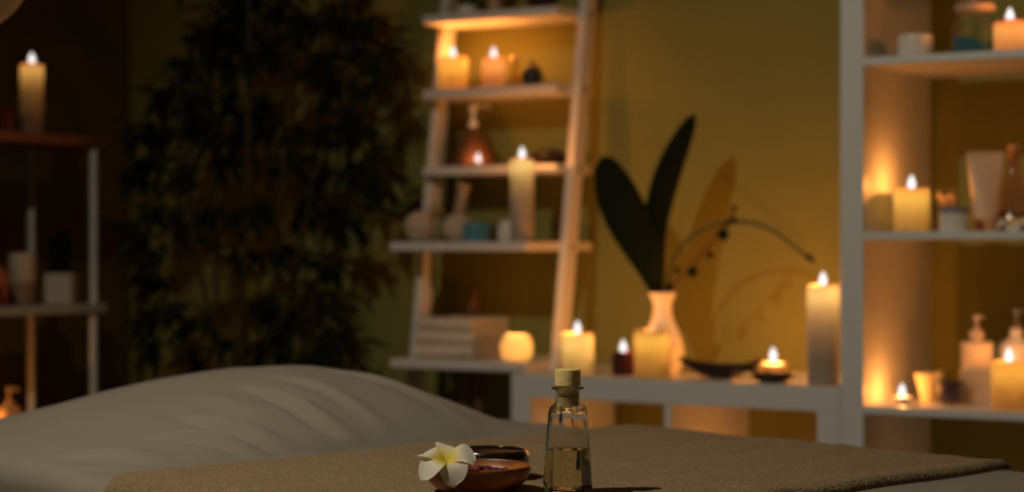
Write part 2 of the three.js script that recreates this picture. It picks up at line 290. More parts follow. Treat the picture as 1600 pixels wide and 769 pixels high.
// ---------------------------------------------------------------- on the towel: oil bottle, two bowls, flower
{
  const t = thing('oil_bottle', 'square glass bottle of pale oil with a cork stopper on the towel', 'bottle', [-1.110, BED, -1.894], TURN - THREE.MathUtils.degToRad(25));
  // rounded square rings; k = 1 square, 0 round
  const ring = (s, k, y, a) => { const c = Math.cos(a), d = Math.sin(a), p = 2 + 12 * k, q = Math.pow(Math.pow(Math.abs(c), p) + Math.pow(Math.abs(d), p), -1 / p); return [s * q * c, y, s * q * d]; };
  const loft = (rows, n = 72) => surface(n, rows.length - 1, (u, v) => { const [s, k, y] = rows[Math.round(v * (rows.length - 1))]; return ring(s, k, y, u * Math.PI * 2); });
  const glass = phys(1, 1, 1, 0.015, { transmission: 1, thickness: 0.002, ior: 1.48, attenuationColor: lin(0.92, 0.95, 0.9), attenuationDistance: 0.05 });
  const oil = phys(1, 1, 1, 0.0, { transmission: 1, thickness: 0.05, ior: 1.45, attenuationColor: lin(0.86, 0.72, 0.30), attenuationDistance: 0.08 });
  const S = (y) => 0.0225 - 0.0052 * Math.min(1, y / 0.092);
  const outer = [[0, 1, 0.0012], [0.010, 1, 0.0008], [0.0195, 0.95, 0.0003], [0.0217, 1, 0.0015], [S(0.004), 1, 0.004]];
  for (let i = 1; i <= 8; i++) outer.push([S(0.092 * i / 8), 1, 0.004 + 0.086 * i / 8]);
  outer.push([0.0168, 0.9, 0.0935], [0.0158, 0.6, 0.0962], [0.0142, 0.15, 0.0985], [0.0136, 0, 0.101], [0.0134, 0, 0.113], [0.0136, 0, 0.1150], [0.0178, 0, 0.1158], [0.0184, 0, 0.1168], [0.0178, 0, 0.1178], [0.0140, 0, 0.1186], [0.0128, 0, 0.1184]);
  const inner = [[0.0117, 0, 0.1180], [0.0116, 0, 0.101], [0.0124, 0.1, 0.0985], [0.0146, 0.8, 0.0935]];
  for (let i = 8; i >= 1; i--) inner.push([S(0.092 * i / 8) - 0.0016, 0.9, 0.0035 + 0.086 * i / 8]);
  inner.push([0.0192, 0.9, 0.0068], [0.0165, 0.85, 0.0058], [0, 0.8, 0.0056]);
  mesh('glass_body', loft([...outer, ...inner]), glass, t);
  const O = [[0, 0.8, 0.0054], [0.0167, 0.85, 0.0056], [0.0195, 0.9, 0.0068]];
  for (let i = 1; i <= 6; i++) O.push([S(0.048 * i / 6) - 0.00145, 0.9, 0.0068 + 0.0415 * i / 6]);
  O.push([S(0.048) - 0.0016, 0.9, 0.0489], [S(0.048) - 0.004, 0.9, 0.0482], [0, 0.9, 0.0481]);
  mesh('oil', loft(O), oil, t);
  const cork = std(0.92, 0.70, 0.27, 0.85, { bumpMap: texture(128, (u, v) => 0.5 + 0.3 * tileNoise(u * 0.3, v, 60, 1.7), false), bumpScale: 0.0008 });
  const stop = mesh('cork_stopper', lathe([[0, 0.0955], [0.0108, 0.0955], [0.01145, 0.0965], [0.0114, 0.1192], [0.0138, 0.1194], [0.0143, 0.1200], [0.0143, 0.1368], [0.0136, 0.1378], [0, 0.1380]], 48), cork, t);
  mesh('cork_groove', lathe([[0.01145, 0.1075], [0.01158, 0.1078], [0.01158, 0.1086], [0.01145, 0.1089]], 40), std(0.45, 0.32, 0.14, 0.8), stop);
}
{
  const grain = woodGrain([0.47, 0.24, 0.10], [0.72, 0.42, 0.20]); grain.repeat.set(2, 0.6); grain.rotation = 0.2;
  const t = thing('wooden_bowl', 'round reddish-brown wooden bowl holding purple petals under the white flower', 'bowl', [-1.199, BED, -1.845]);
  const wood = phys(1, 1, 1, 0.42, { map: grain, clearcoat: 0.25, clearcoatRoughness: 0.4 });
  mesh('bowl_body', smoothLathe([[0, 0.0006], [0.030, 0.0006], [0.044, 0.0035], [0.056, 0.015], [0.0605, 0.026], [0.0608, 0.0295], [0.0595, 0.0308], [0.0582, 0.0298], [0.054, 0.021], [0.042, 0.0105], [0.025, 0.0065], [0, 0.006]], 72, 90), wood, t);
  const bits = [], chips = (n) => { for (let i = 0; i < n; i++) { const a = rnd(0, 6.283), q = 0.046 * Math.sqrt(rnd()), s = rnd(0.7, 1.3); bits.push(new THREE.SphereGeometry(0.0042 * s, 7, 5).scale(1, rnd(0.25, 0.5), rnd(0.6, 1)).rotateZ(rnd(-0.7, 0.7)).rotateY(rnd(0, 6)).translate(q * Math.cos(a), 0.0205 + rnd(-0.003, 0.005) - q * 0.04, q * Math.sin(a))); } };
  chips(330); bits.push(new THREE.CylinderGeometry(0.047, 0.04, 0.009, 32).translate(0, 0.0145, 0));
  const c = thing('dried_petals', 'dark purple dried petals heaped inside the front wooden bowl', 'petals', [-1.199, BED, -1.845]); c.userData.kind = 'stuff';
  mesh('petal_heap', mergeGeometries(bits.map((b) => b.toNonIndexed())), std(0.12, 0.018, 0.045, 0.7), c);
}
{
  const t = thing('lacquered_bowl', 'glossy black-brown coconut bowl standing behind the wooden bowl', 'bowl', [-1.258, BED, -1.961]);
  mesh('bowl_body', smoothLathe([[0, 0.0006], [0.022, 0.0006], [0.040, 0.006], [0.0475, 0.018], [0.0478, 0.028], [0.0452, 0.0338], [0.0432, 0.0342], [0.042, 0.033], [0.0425, 0.028]], 64, 60), phys(0.018, 0.010, 0.007, 0.22, { clearcoat: 0.6, clearcoatRoughness: 0.15 }), t);
  mesh('bowl_inside', smoothLathe([[0.0423, 0.0325], [0.0415, 0.022], [0.034, 0.011], [0.018, 0.0075], [0, 0.007]], 56, 40), std(0.16, 0.07, 0.022, 0.5), t);
}
function frangipani(label, at, scale, tilt, turn, spin = 0) {
  const t = thing('frangipani_flower', label, 'flower', at); t.scale.setScalar(scale); t.rotation.set(tilt[0], turn, tilt[1], 'YXZ');
  const mat = new THREE.MeshPhysicalMaterial({ vertexColors: true, roughness: 0.55, transmission: 0.2, thickness: 0, side: THREE.DoubleSide });
  for (let k = 0; k < 5; k++) {
    const nu = 18, nv = 12, twist = 0.5;
    const g = surface(nu, nv, (u, v) => {
      const q = Math.sin(u * Math.PI / 2), w = 0.0185 * Math.pow(Math.max(0, Math.sin(Math.PI * Math.min(1, Math.pow(q, 0.9) * 0.99 + 0.008))), 0.42) * (0.42 + 0.75 * q) + 0.0012 * (1 - q), s = (v * 2 - 1);
      const rise = 0.011 * Math.sin(Math.min(1, q * 1.5) * Math.PI / 2) - 0.018 * Math.pow(q, 2.4) * [1.12, 0.62, 0.8, 0.7, 1.15][k], roll = (1 - Math.pow(q, 5)) * 0.004 * s * s * q - (1 - Math.pow(q, 5)) * 0.006 * Math.pow(Math.max(0, -s), 3) * q * (k === 3 ? 1 : -0.4);
      return [w * s + 0.003 * Math.sin(q * 3) * twist, rise + roll + 0.0025 * s * q, 0.0315 * q + 0.001, u, v];
    });
    const p = g.attributes.position, col = [];
    for (let i = 0; i < p.count; i++) { const q = Math.max(0, (p.getZ(i) - 0.001) / 0.0315), y = 1 - smooth(0.14, 0.64, q + 0.05 * Math.sin(p.getX(i) * 900)); col.push(0.84 - 0.03 * y, 0.81 - 0.17 * y, 0.70 - 0.66 * y); }
    g.setAttribute('color', new THREE.Float32BufferAttribute(col, 3));
    const m = mesh('petal', g, mat, t); m.rotation.y = spin + k * Math.PI * 2 / 5; m.position.y = 0.0004 * k;
  }
  mesh('flower_tube', lathe([[0.0016, -0.010], [0.002, -0.004], [0.0032, 0.001]], 16), std(0.6, 0.6, 0.25, 0.6), t);
  return t;
}
frangipani('white frangipani flower with yellow heart lying on the wooden bowl\'s rim', [-1.196, 0.8385, -1.778], 1.0, [0.50, 0.0], 0.50, 0.42);

// ---------------------------------------------------------------- on the bench
candle('pillar_candle', 'thick cream pillar candle at the bench\'s left end behind the corked bottle', [-2.196, BENCH, -3.79], 0.036, 0.092, CREAM, { power: 1.70 });
candle('short_candle', 'short dark red candle on the bench between cream and amber pillars', [-2.099, BENCH, -3.825], 0.0255, 0.052, RED, { power: 0.6, well: 0.006, glowing: 0.5 });
candle('pillar_candle', 'amber pillar candle on the bench in front of the vase', [-2.006, BENCH, -3.785], 0.0385, 0.104, [0.9, 0.64, 0.26, 0.60], { well: 0.012, wall: 0.55, power: 0.4, scale: 0.35, glowing: 1.25, glowAt: 0.004 });
candle('tall_pillar_candle', 'tall ivory pillar candle at the bench\'s right end against the cabinet', [-1.606, BENCH, -3.785], 0.033, 0.206, IVORY, { power: 1.70 });
tealight('tealight in a clear cup on the bench behind the dark scoop', [-1.784, BENCH, -3.93], 0.031, 0.036, { clear: true, scale: 1.05, power: 3.2 });
{
  const t = thing('flower_vase', 'white porcelain vase with flared lip and round belly holding the orchid', 'vase', [-2.040, BENCH, -3.90]);
  mesh('vase_body', smoothLathe([[0, 0.0005], [0.030, 0.0005], [0.036, 0.004], [0.047, 0.030], [0.049, 0.052], [0.040, 0.088], [0.026, 0.120], [0.0205, 0.145], [0.0225, 0.163], [0.031, 0.181], [0.0318, 0.183], [0.029, 0.1825], [0.0195, 0.162], [0.0175, 0.145], [0.022, 0.120], [0.030, 0.09]], 56, 90), M.porcelain, t);
}
{
  const t = thing('orchid_spray', 'orchid with two broad dark leaves and two arching budded stems in the vase', 'plant', [-2.040, BENCH, -3.90]);
  const broad = (pts, width, tilt, name) => {
    const c = new THREE.CatmullRomCurve3(pts.map((p) => new THREE.Vector3(...p)));
    const wid = (q) => width * (0.07 + 0.93 * Math.pow(Math.sin(Math.PI * Math.min(1, Math.pow(q, 2.1) * 0.93 + 0.01)), 0.85)) * (q > 0.97 ? Math.max(0, (1 - q) / 0.03) : 1);
    const side = (s) => surface(36, 10, (u, v) => { const p = c.getPoint(u), d = c.getTangent(u), n = new THREE.Vector3(-d.y, d.x, 0).normalize(), e = v * 2 - 1, w = wid(u); const dz = tilt * e * w + 0.16 * w * e * e + s * 0.0007; return [p.x + n.x * e * w, p.y + n.y * e * w, p.z + dz, u, v]; });
    mesh(name, mergeGeometries([side(1), side(-1)]), M.orchidLeaf, t);
  };
  broad([[-0.002, 0.10, 0], [-0.012, 0.165, 0], [-0.021, 0.222, 0.004], [-0.052, 0.300, 0.012], [-0.098, 0.395, 0.02], [-0.139, 0.492, 0.024]], 0.047, 0.35, 'leaf');
  broad([[0.002, 0.10, 0.004], [-0.002, 0.165, 0.004], [-0.008, 0.237, 0.006], [-0.014, 0.337, 0.0], [0.008, 0.455, -0.02], [0.061, 0.585, -0.04]], 0.040, -0.3, 'leaf');
  const s1 = [[0.003, 0.10, -0.004], [0.004, 0.151, -0.004], [0.011, 0.194, -0.004], [0.020, 0.248, -0.008], [0.059, 0.304, -0.016], [0.127, 0.336, -0.03], [0.192, 0.340, -0.04], [0.245, 0.322, -0.05], [0.296, 0.285, -0.055], [0.338, 0.253, -0.06]];
  mesh('stem', tube(s1, 0.0043, 60), M.stemGreen, t);
  mesh('bud', smoothLathe([[0, 0], [0.0055, 0.006], [0.006, 0.016], [0.003, 0.026], [0, 0.03]], 14, 16).rotateZ(-2.22).translate(0.318, 0.270, -0.058), M.orchidLeaf, t);
  mesh('stem', tube([[0.006, 0.10, 0.008], [0.008, 0.151, 0.008], [0.021, 0.187, 0.010], [0.086, 0.243, 0.02], [0.113, 0.273, 0.024], [0.153, 0.315, 0.03], [0.193, 0.362, 0.034]], 0.0024, 50), M.stemRed, t);
  const heart = new THREE.Shape(); heart.moveTo(0, -1); heart.bezierCurveTo(-0.55, -0.55, -1.0, -0.1, -0.85, 0.5); heart.bezierCurveTo(-0.7, 0.95, -0.15, 0.85, 0, 0.45); heart.bezierCurveTo(0.15, 0.85, 0.7, 0.95, 0.85, 0.5); heart.bezierCurveTo(1.0, -0.1, 0.55, -0.55, 0, -1);
  for (const [x, y, z, s, a] of [[0.086, 0.230, 0.022, 0.0125, 0.1], [0.166, 0.312, 0.032, 0.0140, 0.25], [0.193, 0.369, 0.034, 0.0065, 0.6], [0.194, 0.343, 0.036, 0.0085, 0.9], [0.176, 0.335, 0.03, 0.006, -0.6], [0.045, 0.233, 0.016, 0.0075, -0.8], [0.024, 0.196, 0.012, 0.0105, 0.1], [0.131, 0.268, 0.026, 0.0085, 1.1]]) {
    const g = new THREE.ExtrudeGeometry(heart, { depth: 0.5, bevelEnabled: true, bevelSize: 0.2, bevelThickness: 0.3, bevelSegments: 3, curveSegments: 8 }).translate(0, 0, -0.25).scale(s * 0.85, s * 0.85, s * 0.7).rotateZ(a).translate(x, y, z);
    mesh('bud', g, M.orchidLeaf, t);
  }
}
{
  // boat-shaped dark dish with pale bath salt
  const t = thing('boat_dish', 'long boat-shaped dark wooden dish of pale bath salt on the bench', 'dish', [-1.868, BENCH, -3.84], 0.12);
  const hull = (off, lift, n = 56) => surface(n, 14, (u, v) => { const a = u * 2 * Math.PI, q = v, L = 0.098 - off, W = 0.042 - off, f = Math.pow(q, 0.62), tip = Math.pow(Math.abs(Math.cos(a)), 3); return [L * f * Math.cos(a) * (0.55 + 0.45 * q), lift + (0.027 + 0.016 * tip) * Math.pow(q, 2.2), W * f * Math.sin(a)]; });
  mesh('dish_body', mergeGeometries([hull(0, 0.0006), hull(0.004, 0.0045)]), M.darkWood, t);
  const c = thing('bath_salt', 'pale bath salt filling the boat-shaped dark dish', 'salt', [-1.868, BENCH, -3.84], 0.12); c.userData.kind = 'stuff';
  mesh('salt_heap', surface(40, 10, (u, v) => { const a = u * 2 * Math.PI; return [0.066 * v * Math.cos(a), 0.0215 + 0.007 * (1 - v * v) + 0.001 * noise.noise(v * 20 * Math.cos(a), v * 20 * Math.sin(a), 0.5), 0.031 * v * Math.sin(a)]; }), std(0.55, 0.38, 0.26, 0.9), c);
}
{
  const t = thing('wooden_scoop', 'dark wooden scoop with round bowl in front of the tealight', 'scoop', [-1.722, BENCH, -3.79], 0.35);
  mesh('scoop_bowl', smoothLathe([[0, 0.0005], [0.022, 0.001], [0.035, 0.008], [0.0385, 0.020], [0.036, 0.0255], [0.031, 0.0225], [0.02, 0.014], [0, 0.011]], 40, 50).scale(1.1, 0.8, 0.8), M.darkWood, t);
  mesh('handle', tube([[-0.034, 0.0235, 0.002], [-0.055, 0.029, 0.004], [-0.08, 0.034, 0.008]], 0.0062, 16, 10).scale(1, 1, 1), M.darkWood, t);
}
// unseen candles placed low in the bench's upper cells, whose light warms the inside of the cells
candle('short_candle', 'unseen lit cream candle placed low to warm the left cell of the bench', [-2.16, 0.401, -3.86], 0.032, 0.10, CREAM, { power: 0.95 });
candle('short_candle', 'unseen lit cream candle placed low to warm the right cell of the bench', [-1.80, 0.401, -3.86], 0.032, 0.10, CREAM, { power: 0.95 });

// ---------------------------------------------------------------- on the ladder shelf, from the top
const jarProfile = (r, h) => smoothLathe([[0, 0.0004], [r * 0.9, 0.0004], [r, h * 0.08], [r, h * 0.85], [r * 0.97, h * 0.95], [r * 0.8, h], [0, h]], 32, 50);
{
  const t = thing('ceramic_jar', 'small cream jar with a dark label on the ladder\'s topmost shelf', 'jar', [-2.66, L1, -4.05]);
  mesh('jar_body', jarProfile(0.026, 0.085), M.porcelain, t);
  mesh('label', new THREE.CylinderGeometry(0.0264, 0.0264, 0.03, 32, 1, true).translate(0, 0.04, 0), std(0.05, 0.035, 0.02, 0.6), t);
  const b = thing('cosmetic_bottle', 'slim beige bottle beside the cream jar on the ladder\'s topmost shelf', 'bottle', [-2.587, L1, -4.06]);
  mesh('bottle_body', jarProfile(0.018, 0.09), std(0.5, 0.30, 0.16, 0.4), b); mesh('cap', rod(0.01, 0.01, 0.03), M.darkWood, b, [0, 0.0898, 0]);
  const d = thing('dark_bowl', 'dark purple-brown bowl at the right of the ladder\'s topmost shelf', 'bowl', [-2.445, L1, -4.05]);
  mesh('bowl_body', smoothLathe([[0, 0.0005], [0.022, 0.0005], [0.036, 0.018], [0.042, 0.042], [0.039, 0.041], [0.032, 0.018], [0, 0.006]], 40, 50), std(0.05, 0.018, 0.02, 0.4), d);
}
candle('pillar_candle', 'thick amber pillar candle at the left of the ladder\'s upper shelf', [-2.690, L2, -4.03], 0.0375, 0.082, AMBER, { power: 1.08 });
candle('short_candle', 'orange-pink candle in the middle of the ladder\'s upper shelf', [-2.571, L2, -4.03], 0.029, 0.074, PINK, { power: 1.08 });
{
  const t = thing('glass_jar', 'small round dark glass jar with a knob on the ladder\'s upper shelf', 'jar', [-2.470, L2, -4.045]);
  mesh('jar_body', smoothLathe([[0, 0.0005], [0.018, 0.0005], [0.0260, 0.012], [0.0275, 0.026], [0.0225, 0.043], [0.013, 0.053], [0.006, 0.057], [0, 0.0575]], 32, 40), phys(0.012, 0.016, 0.022, 0.08, { clearcoat: 1 }), t);
  mesh('knob', new THREE.SphereGeometry(0.006, 14, 10), M.darkStone, t, [0, 0.061, 0]);
  const v = thing('glass_vial', 'slim clear glass vial with a gold stopper beside the dark jar', 'vial', [-2.509, L2, -4.03]);
  mesh('vial_body', lathe([[0, 0.001], [0.0085, 0.001], [0.009, 0.003], [0.009, 0.045], [0.006, 0.052], [0.006, 0.058]], 24), phys(0.9, 0.75, 0.5, 0.05, { transmission: 1, thickness: 0 }), v);
  mesh('stopper', new THREE.SphereGeometry(0.0105, 18, 12), std(0.9, 0.66, 0.3, 0.3, { metalness: 1 }), v, [0, 0.068, 0]);
}
function pump(t, y, s, mat, turn) {
  const p = mesh('pump_head', mergeGeometries([rod(0.010 * s, 0.010 * s, 0.014 * s), rod(0.0042 * s, 0.0042 * s, 0.030 * s).translate(0, 0.012 * s, 0), smoothLathe([[0, 0], [0.0095 * s, 0], [0.0098 * s, 0.012 * s], [0.007 * s, 0.017 * s], [0, 0.018 * s]], 20, 20).translate(0, 0.036 * s, 0)].map((g) => { const n = g.index ? g.toNonIndexed() : g; return n; })), mat, t, [0, y, 0]);
  const n = mesh('nozzle', tube([[0, 0.047 * s, 0], [0.018 * s, 0.048 * s, 0], [0.034 * s, 0.045 * s, 0], [0.037 * s, 0.040 * s, 0]], 0.0032 * s, 16, 10), mat, p); n.rotation.y = turn; return p;
}
{
  const t = thing('soap_dispenser', 'brown teardrop soap dispenser with silver pump on the ladder\'s third shelf', 'dispenser', [-2.650, L3, -4.06]);
  mesh('dispenser_body', smoothLathe([[0, 0.0005], [0.040, 0.0005], [0.0535, 0.010], [0.054, 0.026], [0.043, 0.056], [0.027, 0.080], [0.014, 0.096], [0.010, 0.100]], 44, 60), phys(0.13, 0.055, 0.022, 0.5), t);
  pump(t, 0.098, 1.15, std(0.8, 0.8, 0.82, 0.25), 0.1);
  tealight('tiny lit tealight before the brown dispenser on the ladder shelf', [-2.592, L3, -3.993], 0.0125, 0.009, { scale: 0.8, power: 0.3 });
  const d = thing('stone_dish', 'shallow dark brown dish at the right of the ladder\'s third shelf', 'dish', [-2.437, L3, -4.06]);
  mesh('dish_body', smoothLathe([[0, 0.0005], [0.03, 0.0005], [0.046, 0.012], [0.050, 0.026], [0.047, 0.026], [0.04, 0.014], [0, 0.008]], 44, 40), M.darkWood, d);
  for (const [x, z, s, where] of [[-0.014, 0.006, 0.020, 'smooth dark stone at the left of the shallow brown dish'], [0.016, -0.004, 0.022, 'largest smooth dark stone, at the right of the shallow brown dish'], [0.0, -0.016, 0.018, 'smallest smooth dark stone, at the back of the shallow brown dish']]) {
    const o = mesh('massage_stone', new THREE.SphereGeometry(1, 20, 14).scale(s, s * 0.62, s * 0.85), std(0.06, 0.035, 0.025, 0.4), scene, [-2.437 + x, L3 + 0.008 + s * 0.62 + 0.005, -4.06 + z]);
    o.userData = { label: where, category: 'stone', group: 'stones in the shallow brown dish' };
  }
}
candle('tall_pillar_candle', 'tall ivory pillar candle at the right of the ladder\'s fourth shelf', [-2.400, L4, -3.885], 0.0275, 0.193, IVORY, { power: 1.08 });
{
  const cloth = std(0.58, 0.45, 0.32, 0.95, { bumpMap: weaveBump, bumpScale: 0.001 }), wood = std(0.52, 0.34, 0.2, 0.6);
  const compress = (label, at, rot) => {
    const t = thing('herbal_compress', label, 'massage tool', at); t.rotation.set(...rot);
    mesh('cloth_ball', smoothLathe([[0, -0.034], [0.02, -0.031], [0.036, -0.012], [0.036, 0.008], [0.024, 0.027], [0.011, 0.036], [0.012, 0.044]], 36, 40), cloth, t);
    mesh('handle', smoothLathe([[0, 0.030], [0.012, 0.036], [0.0145, 0.050], [0.0135, 0.09], [0.0165, 0.10], [0.0165, 0.104], [0, 0.106]], 24, 40), wood, t);
    mesh('cord', new THREE.TorusGeometry(0.0128, 0.0022, 8, 24).rotateX(Math.PI / 2).translate(0, 0.040, 0), M.beech, t);
  };
  compress('round herbal compress ball lying at the shelf\'s left end, handle back', [-2.690, L4 + 0.0365, -3.885], [-1.15, 0, 0.15]);
  compress('herbal compress ball with its handle pointing up, beside the blue bowl', [-2.614, L4 + 0.0345, -3.935], [0.05, 0, -0.22]);
  const b = thing('blue_bowl', 'small teal blue cup on the ladder\'s fourth shelf', 'cup', [-2.535, L4, -3.90]);
  mesh('cup_body', smoothLathe([[0, 0.0005], [0.026, 0.0005], [0.031, 0.008], [0.0335, 0.030], [0.0335, 0.042], [0.0315, 0.042], [0.029, 0.012], [0, 0.006]], 40, 50), phys(0.10, 0.27, 0.34, 0.35, { clearcoat: 0.3 }), b);
  const j = thing('ceramic_jar', 'small white jar behind the tall ivory candle on the ladder', 'jar', [-2.478, L4, -3.945]);
  mesh('jar_body', smoothLathe([[0, 0.0005], [0.018, 0.0005], [0.024, 0.01], [0.0245, 0.03], [0.020, 0.042], [0.018, 0.044]], 32, 40), M.porcelain, j);
  mesh('lid', smoothLathe([[0.0205, 0.0435], [0.0205, 0.048], [0.010, 0.052], [0, 0.053]], 28, 20), M.porcelain, j);
}
{
  // three folded towels, each a doubled layer with its fold to the front
  const layer = (w, h, d) => { const q = h / 2; return mergeGeometries([box(w, q * 0.98, d, q * 0.45, 4).translate(0, q * 0.5, 0), box(w, q * 0.98, d, q * 0.45, 4).translate(0, q * 1.5, 0), new THREE.CylinderGeometry(q * 0.96, q * 0.96, w * 0.985, 20).rotateZ(Math.PI / 2).translate(0, q, d / 2 - q * 0.45)].map((g) => { const n = g.index ? g.toNonIndexed() : g; return n; })); };
  const puff = (g, k) => { const p = g.attributes.position; for (let i = 0; i < p.count; i++) { const x = p.getX(i), z = p.getZ(i); p.setY(i, p.getY(i) + 0.0018 * noise.noise(x * 22 + k, z * 22, k)); p.setX(i, x + 0.0025 * noise.noise(z * 25, p.getY(i) * 90, k)); } g.computeVertexNormals(); return g; };
  const labels = ['white folded towel at the bottom of the ladder\'s towel stack', 'white folded towel in the middle of the ladder\'s towel stack', 'white folded towel on top of the ladder\'s towel stack'];
  [[0.168, 0.033, 0.17, 0], [0.166, 0.031, 0.168, 0.03], [0.160, 0.028, 0.162, -0.02]].reduce((y, [w, h, d, r], k) => {
    const o = mesh('folded_towel', puff(layer(w, h, d), k * 3.7), M.towelWhite, scene, [-2.628, y, -3.985]); o.rotation.y = r;
    o.userData = { label: labels[k], category: 'towel', group: 'folded towels on the ladder shelf' }; return y + h + 0.0012;
  }, L5 + 0.0015);
  // round glowing candle holder
  const t = thing('candle_holder', 'round glowing frosted glass candle holder beside the folded towels', 'candle holder', [-2.415, L5, -3.885]);
  mesh('glass_globe', smoothLathe([[0, 0.0005], [0.020, 0.0005], [0.032, 0.008], [0.0385, 0.028], [0.036, 0.050], [0.029, 0.061], [0.026, 0.063], [0.027, 0.059], [0.034, 0.048], [0.0365, 0.028], [0.030, 0.010], [0.018, 0.0028], [0, 0.0028]], 48, 70), phys(0.92, 0.86, 0.66, 1, { transmission: 0.22, thickness: 0 }), t);
  mesh('wax_body', lathe([[0, 0.003], [0.019, 0.003], [0.019, 0.014], [0, 0.0135]], 28), wax(0.85, 0.72, 0.5, 0.3), t);
  flameOn(t, 0.017, 0.9, 0.7);
  const inner = new THREE.PointLight(ADDED_GLOW, 0.012, 0, 2); inner.position.set(0, 0.036, 0); inner.castShadow = true; inner.shadow.radius = 0.3; t.add(inner);  // added lamp that brightens the globe beyond its own flame
  // wooden hand massager standing behind the towels
  const m = thing('hand_massager', 'brown wooden hand massager standing behind the folded towels', 'massage tool', [-2.690, L5, -4.105]);
  mesh('foot_knob', smoothLathe([[0, 0.0005], [0.016, 0.0005], [0.022, 0.015], [0.016, 0.032], [0.009, 0.04], [0, 0.042]], 24, 30), M.brownWood, m);
  const hd = mesh('handle', smoothLathe([[0, 0], [0.010, 0.002], [0.0105, 0.05], [0.013, 0.10], [0.0125, 0.122], [0.006, 0.13], [0, 0.131]], 22, 40), M.brownWood, m, [0, 0.038, 0]); hd.rotation.z = -0.10;
  const arm = mesh('side_knob', tube([[0.0, 0.075, 0.004], [0.022, 0.092, 0.008], [0.036, 0.110, 0.008]], 0.009, 14, 12), M.brownWood, m);
  // dark wooden roller on the lowest shelf, half hidden by the bed
  const w = thing('wooden_roller', 'dark brown wooden back roller leaning upright beneath the towel shelf', 'massage tool', [-2.63, L6, -3.99]);
  for (const [x, a] of [[-0.05, -0.22], [0.03, -0.10]]) { const o = mesh('bar', box(0.020, 0.262, 0.016, 0.004).translate(0, 0.134, 0), M.brownWood, w, [x, 0.0028, x * 0.3]); o.rotation.z = a; }
  mesh('roller', rod(0.016, 0.016, 0.11).rotateZ(Math.PI / 2).translate(0.075, 0.0175, 0), M.brownWood, w);
}

// ---------------------------------------------------------------- in the cabinet
{ // upper shelf
  const j = thing('cream_pot', 'low white pot at the left of the cabinet\'s upper shelf', 'pot', [-1.412, SA, -3.80]);
  mesh('pot_body', smoothLathe([[0, 0.0005], [0.030, 0.0005], [0.0355, 0.005], [0.036, 0.030], [0.0355, 0.045], [0.033, 0.0475], [0.031, 0.045], [0.031, 0.012], [0, 0.008]], 44, 60), M.porcelain, j);
  const g = thing('glass_jar', 'lidded clear glass jar of blue bath salt in the cabinet', 'jar', [-1.305, SA, -3.85]);
  mesh('glass_body', smoothLathe([[0, 0.001], [0.038, 0.001], [0.045, 0.008], [0.0455, 0.06], [0.040, 0.076], [0.034, 0.084], [0.035, 0.092]], 44, 50), M.glassThin, g);
  mesh('blue_salt', surface(40, 14, (u, v) => { const a = u * 6.2832, q = v < 0.5 ? v * 2 : 1, y = v < 0.5 ? 0.003 : 0.003 + (v - 0.5) * 2 * (0.036 - 0.010 * Math.cos(a)), r = 0.043 * (v < 0.5 ? q : 1); return [r * Math.cos(a), y, r * Math.sin(a)]; }), std(0.03, 0.13, 0.17, 0.8), g);
  mesh('salt_top', surface(40, 8, (u, v) => { const a = u * 6.2832; return [0.043 * v * Math.cos(a), 0.039 - 0.010 * v * Math.cos(a) + 0.001 * noise.noise(v * 9 * Math.cos(a), v * 9 * Math.sin(a), 0.2), 0.043 * v * Math.sin(a)]; }), std(0.03, 0.13, 0.17, 0.8), g);
  mesh('lid', smoothLathe([[0, 0.0925], [0.040, 0.0925], [0.041, 0.096], [0.041, 0.106], [0.030, 0.112], [0.008, 0.114], [0.008, 0.12], [0.013, 0.126], [0.010, 0.136], [0, 0.138]], 40, 60), phys(0.8, 0.6, 0.48, 0.15, { transmission: 0.5, thickness: 0 }), g);
  candle('pillar_candle', 'orange-pink pillar candle at the right of the cabinet\'s upper shelf', [-1.217, SA, -3.80], 0.0315, 0.064, PINK, { power: 0.46, well: 0.007 });
}
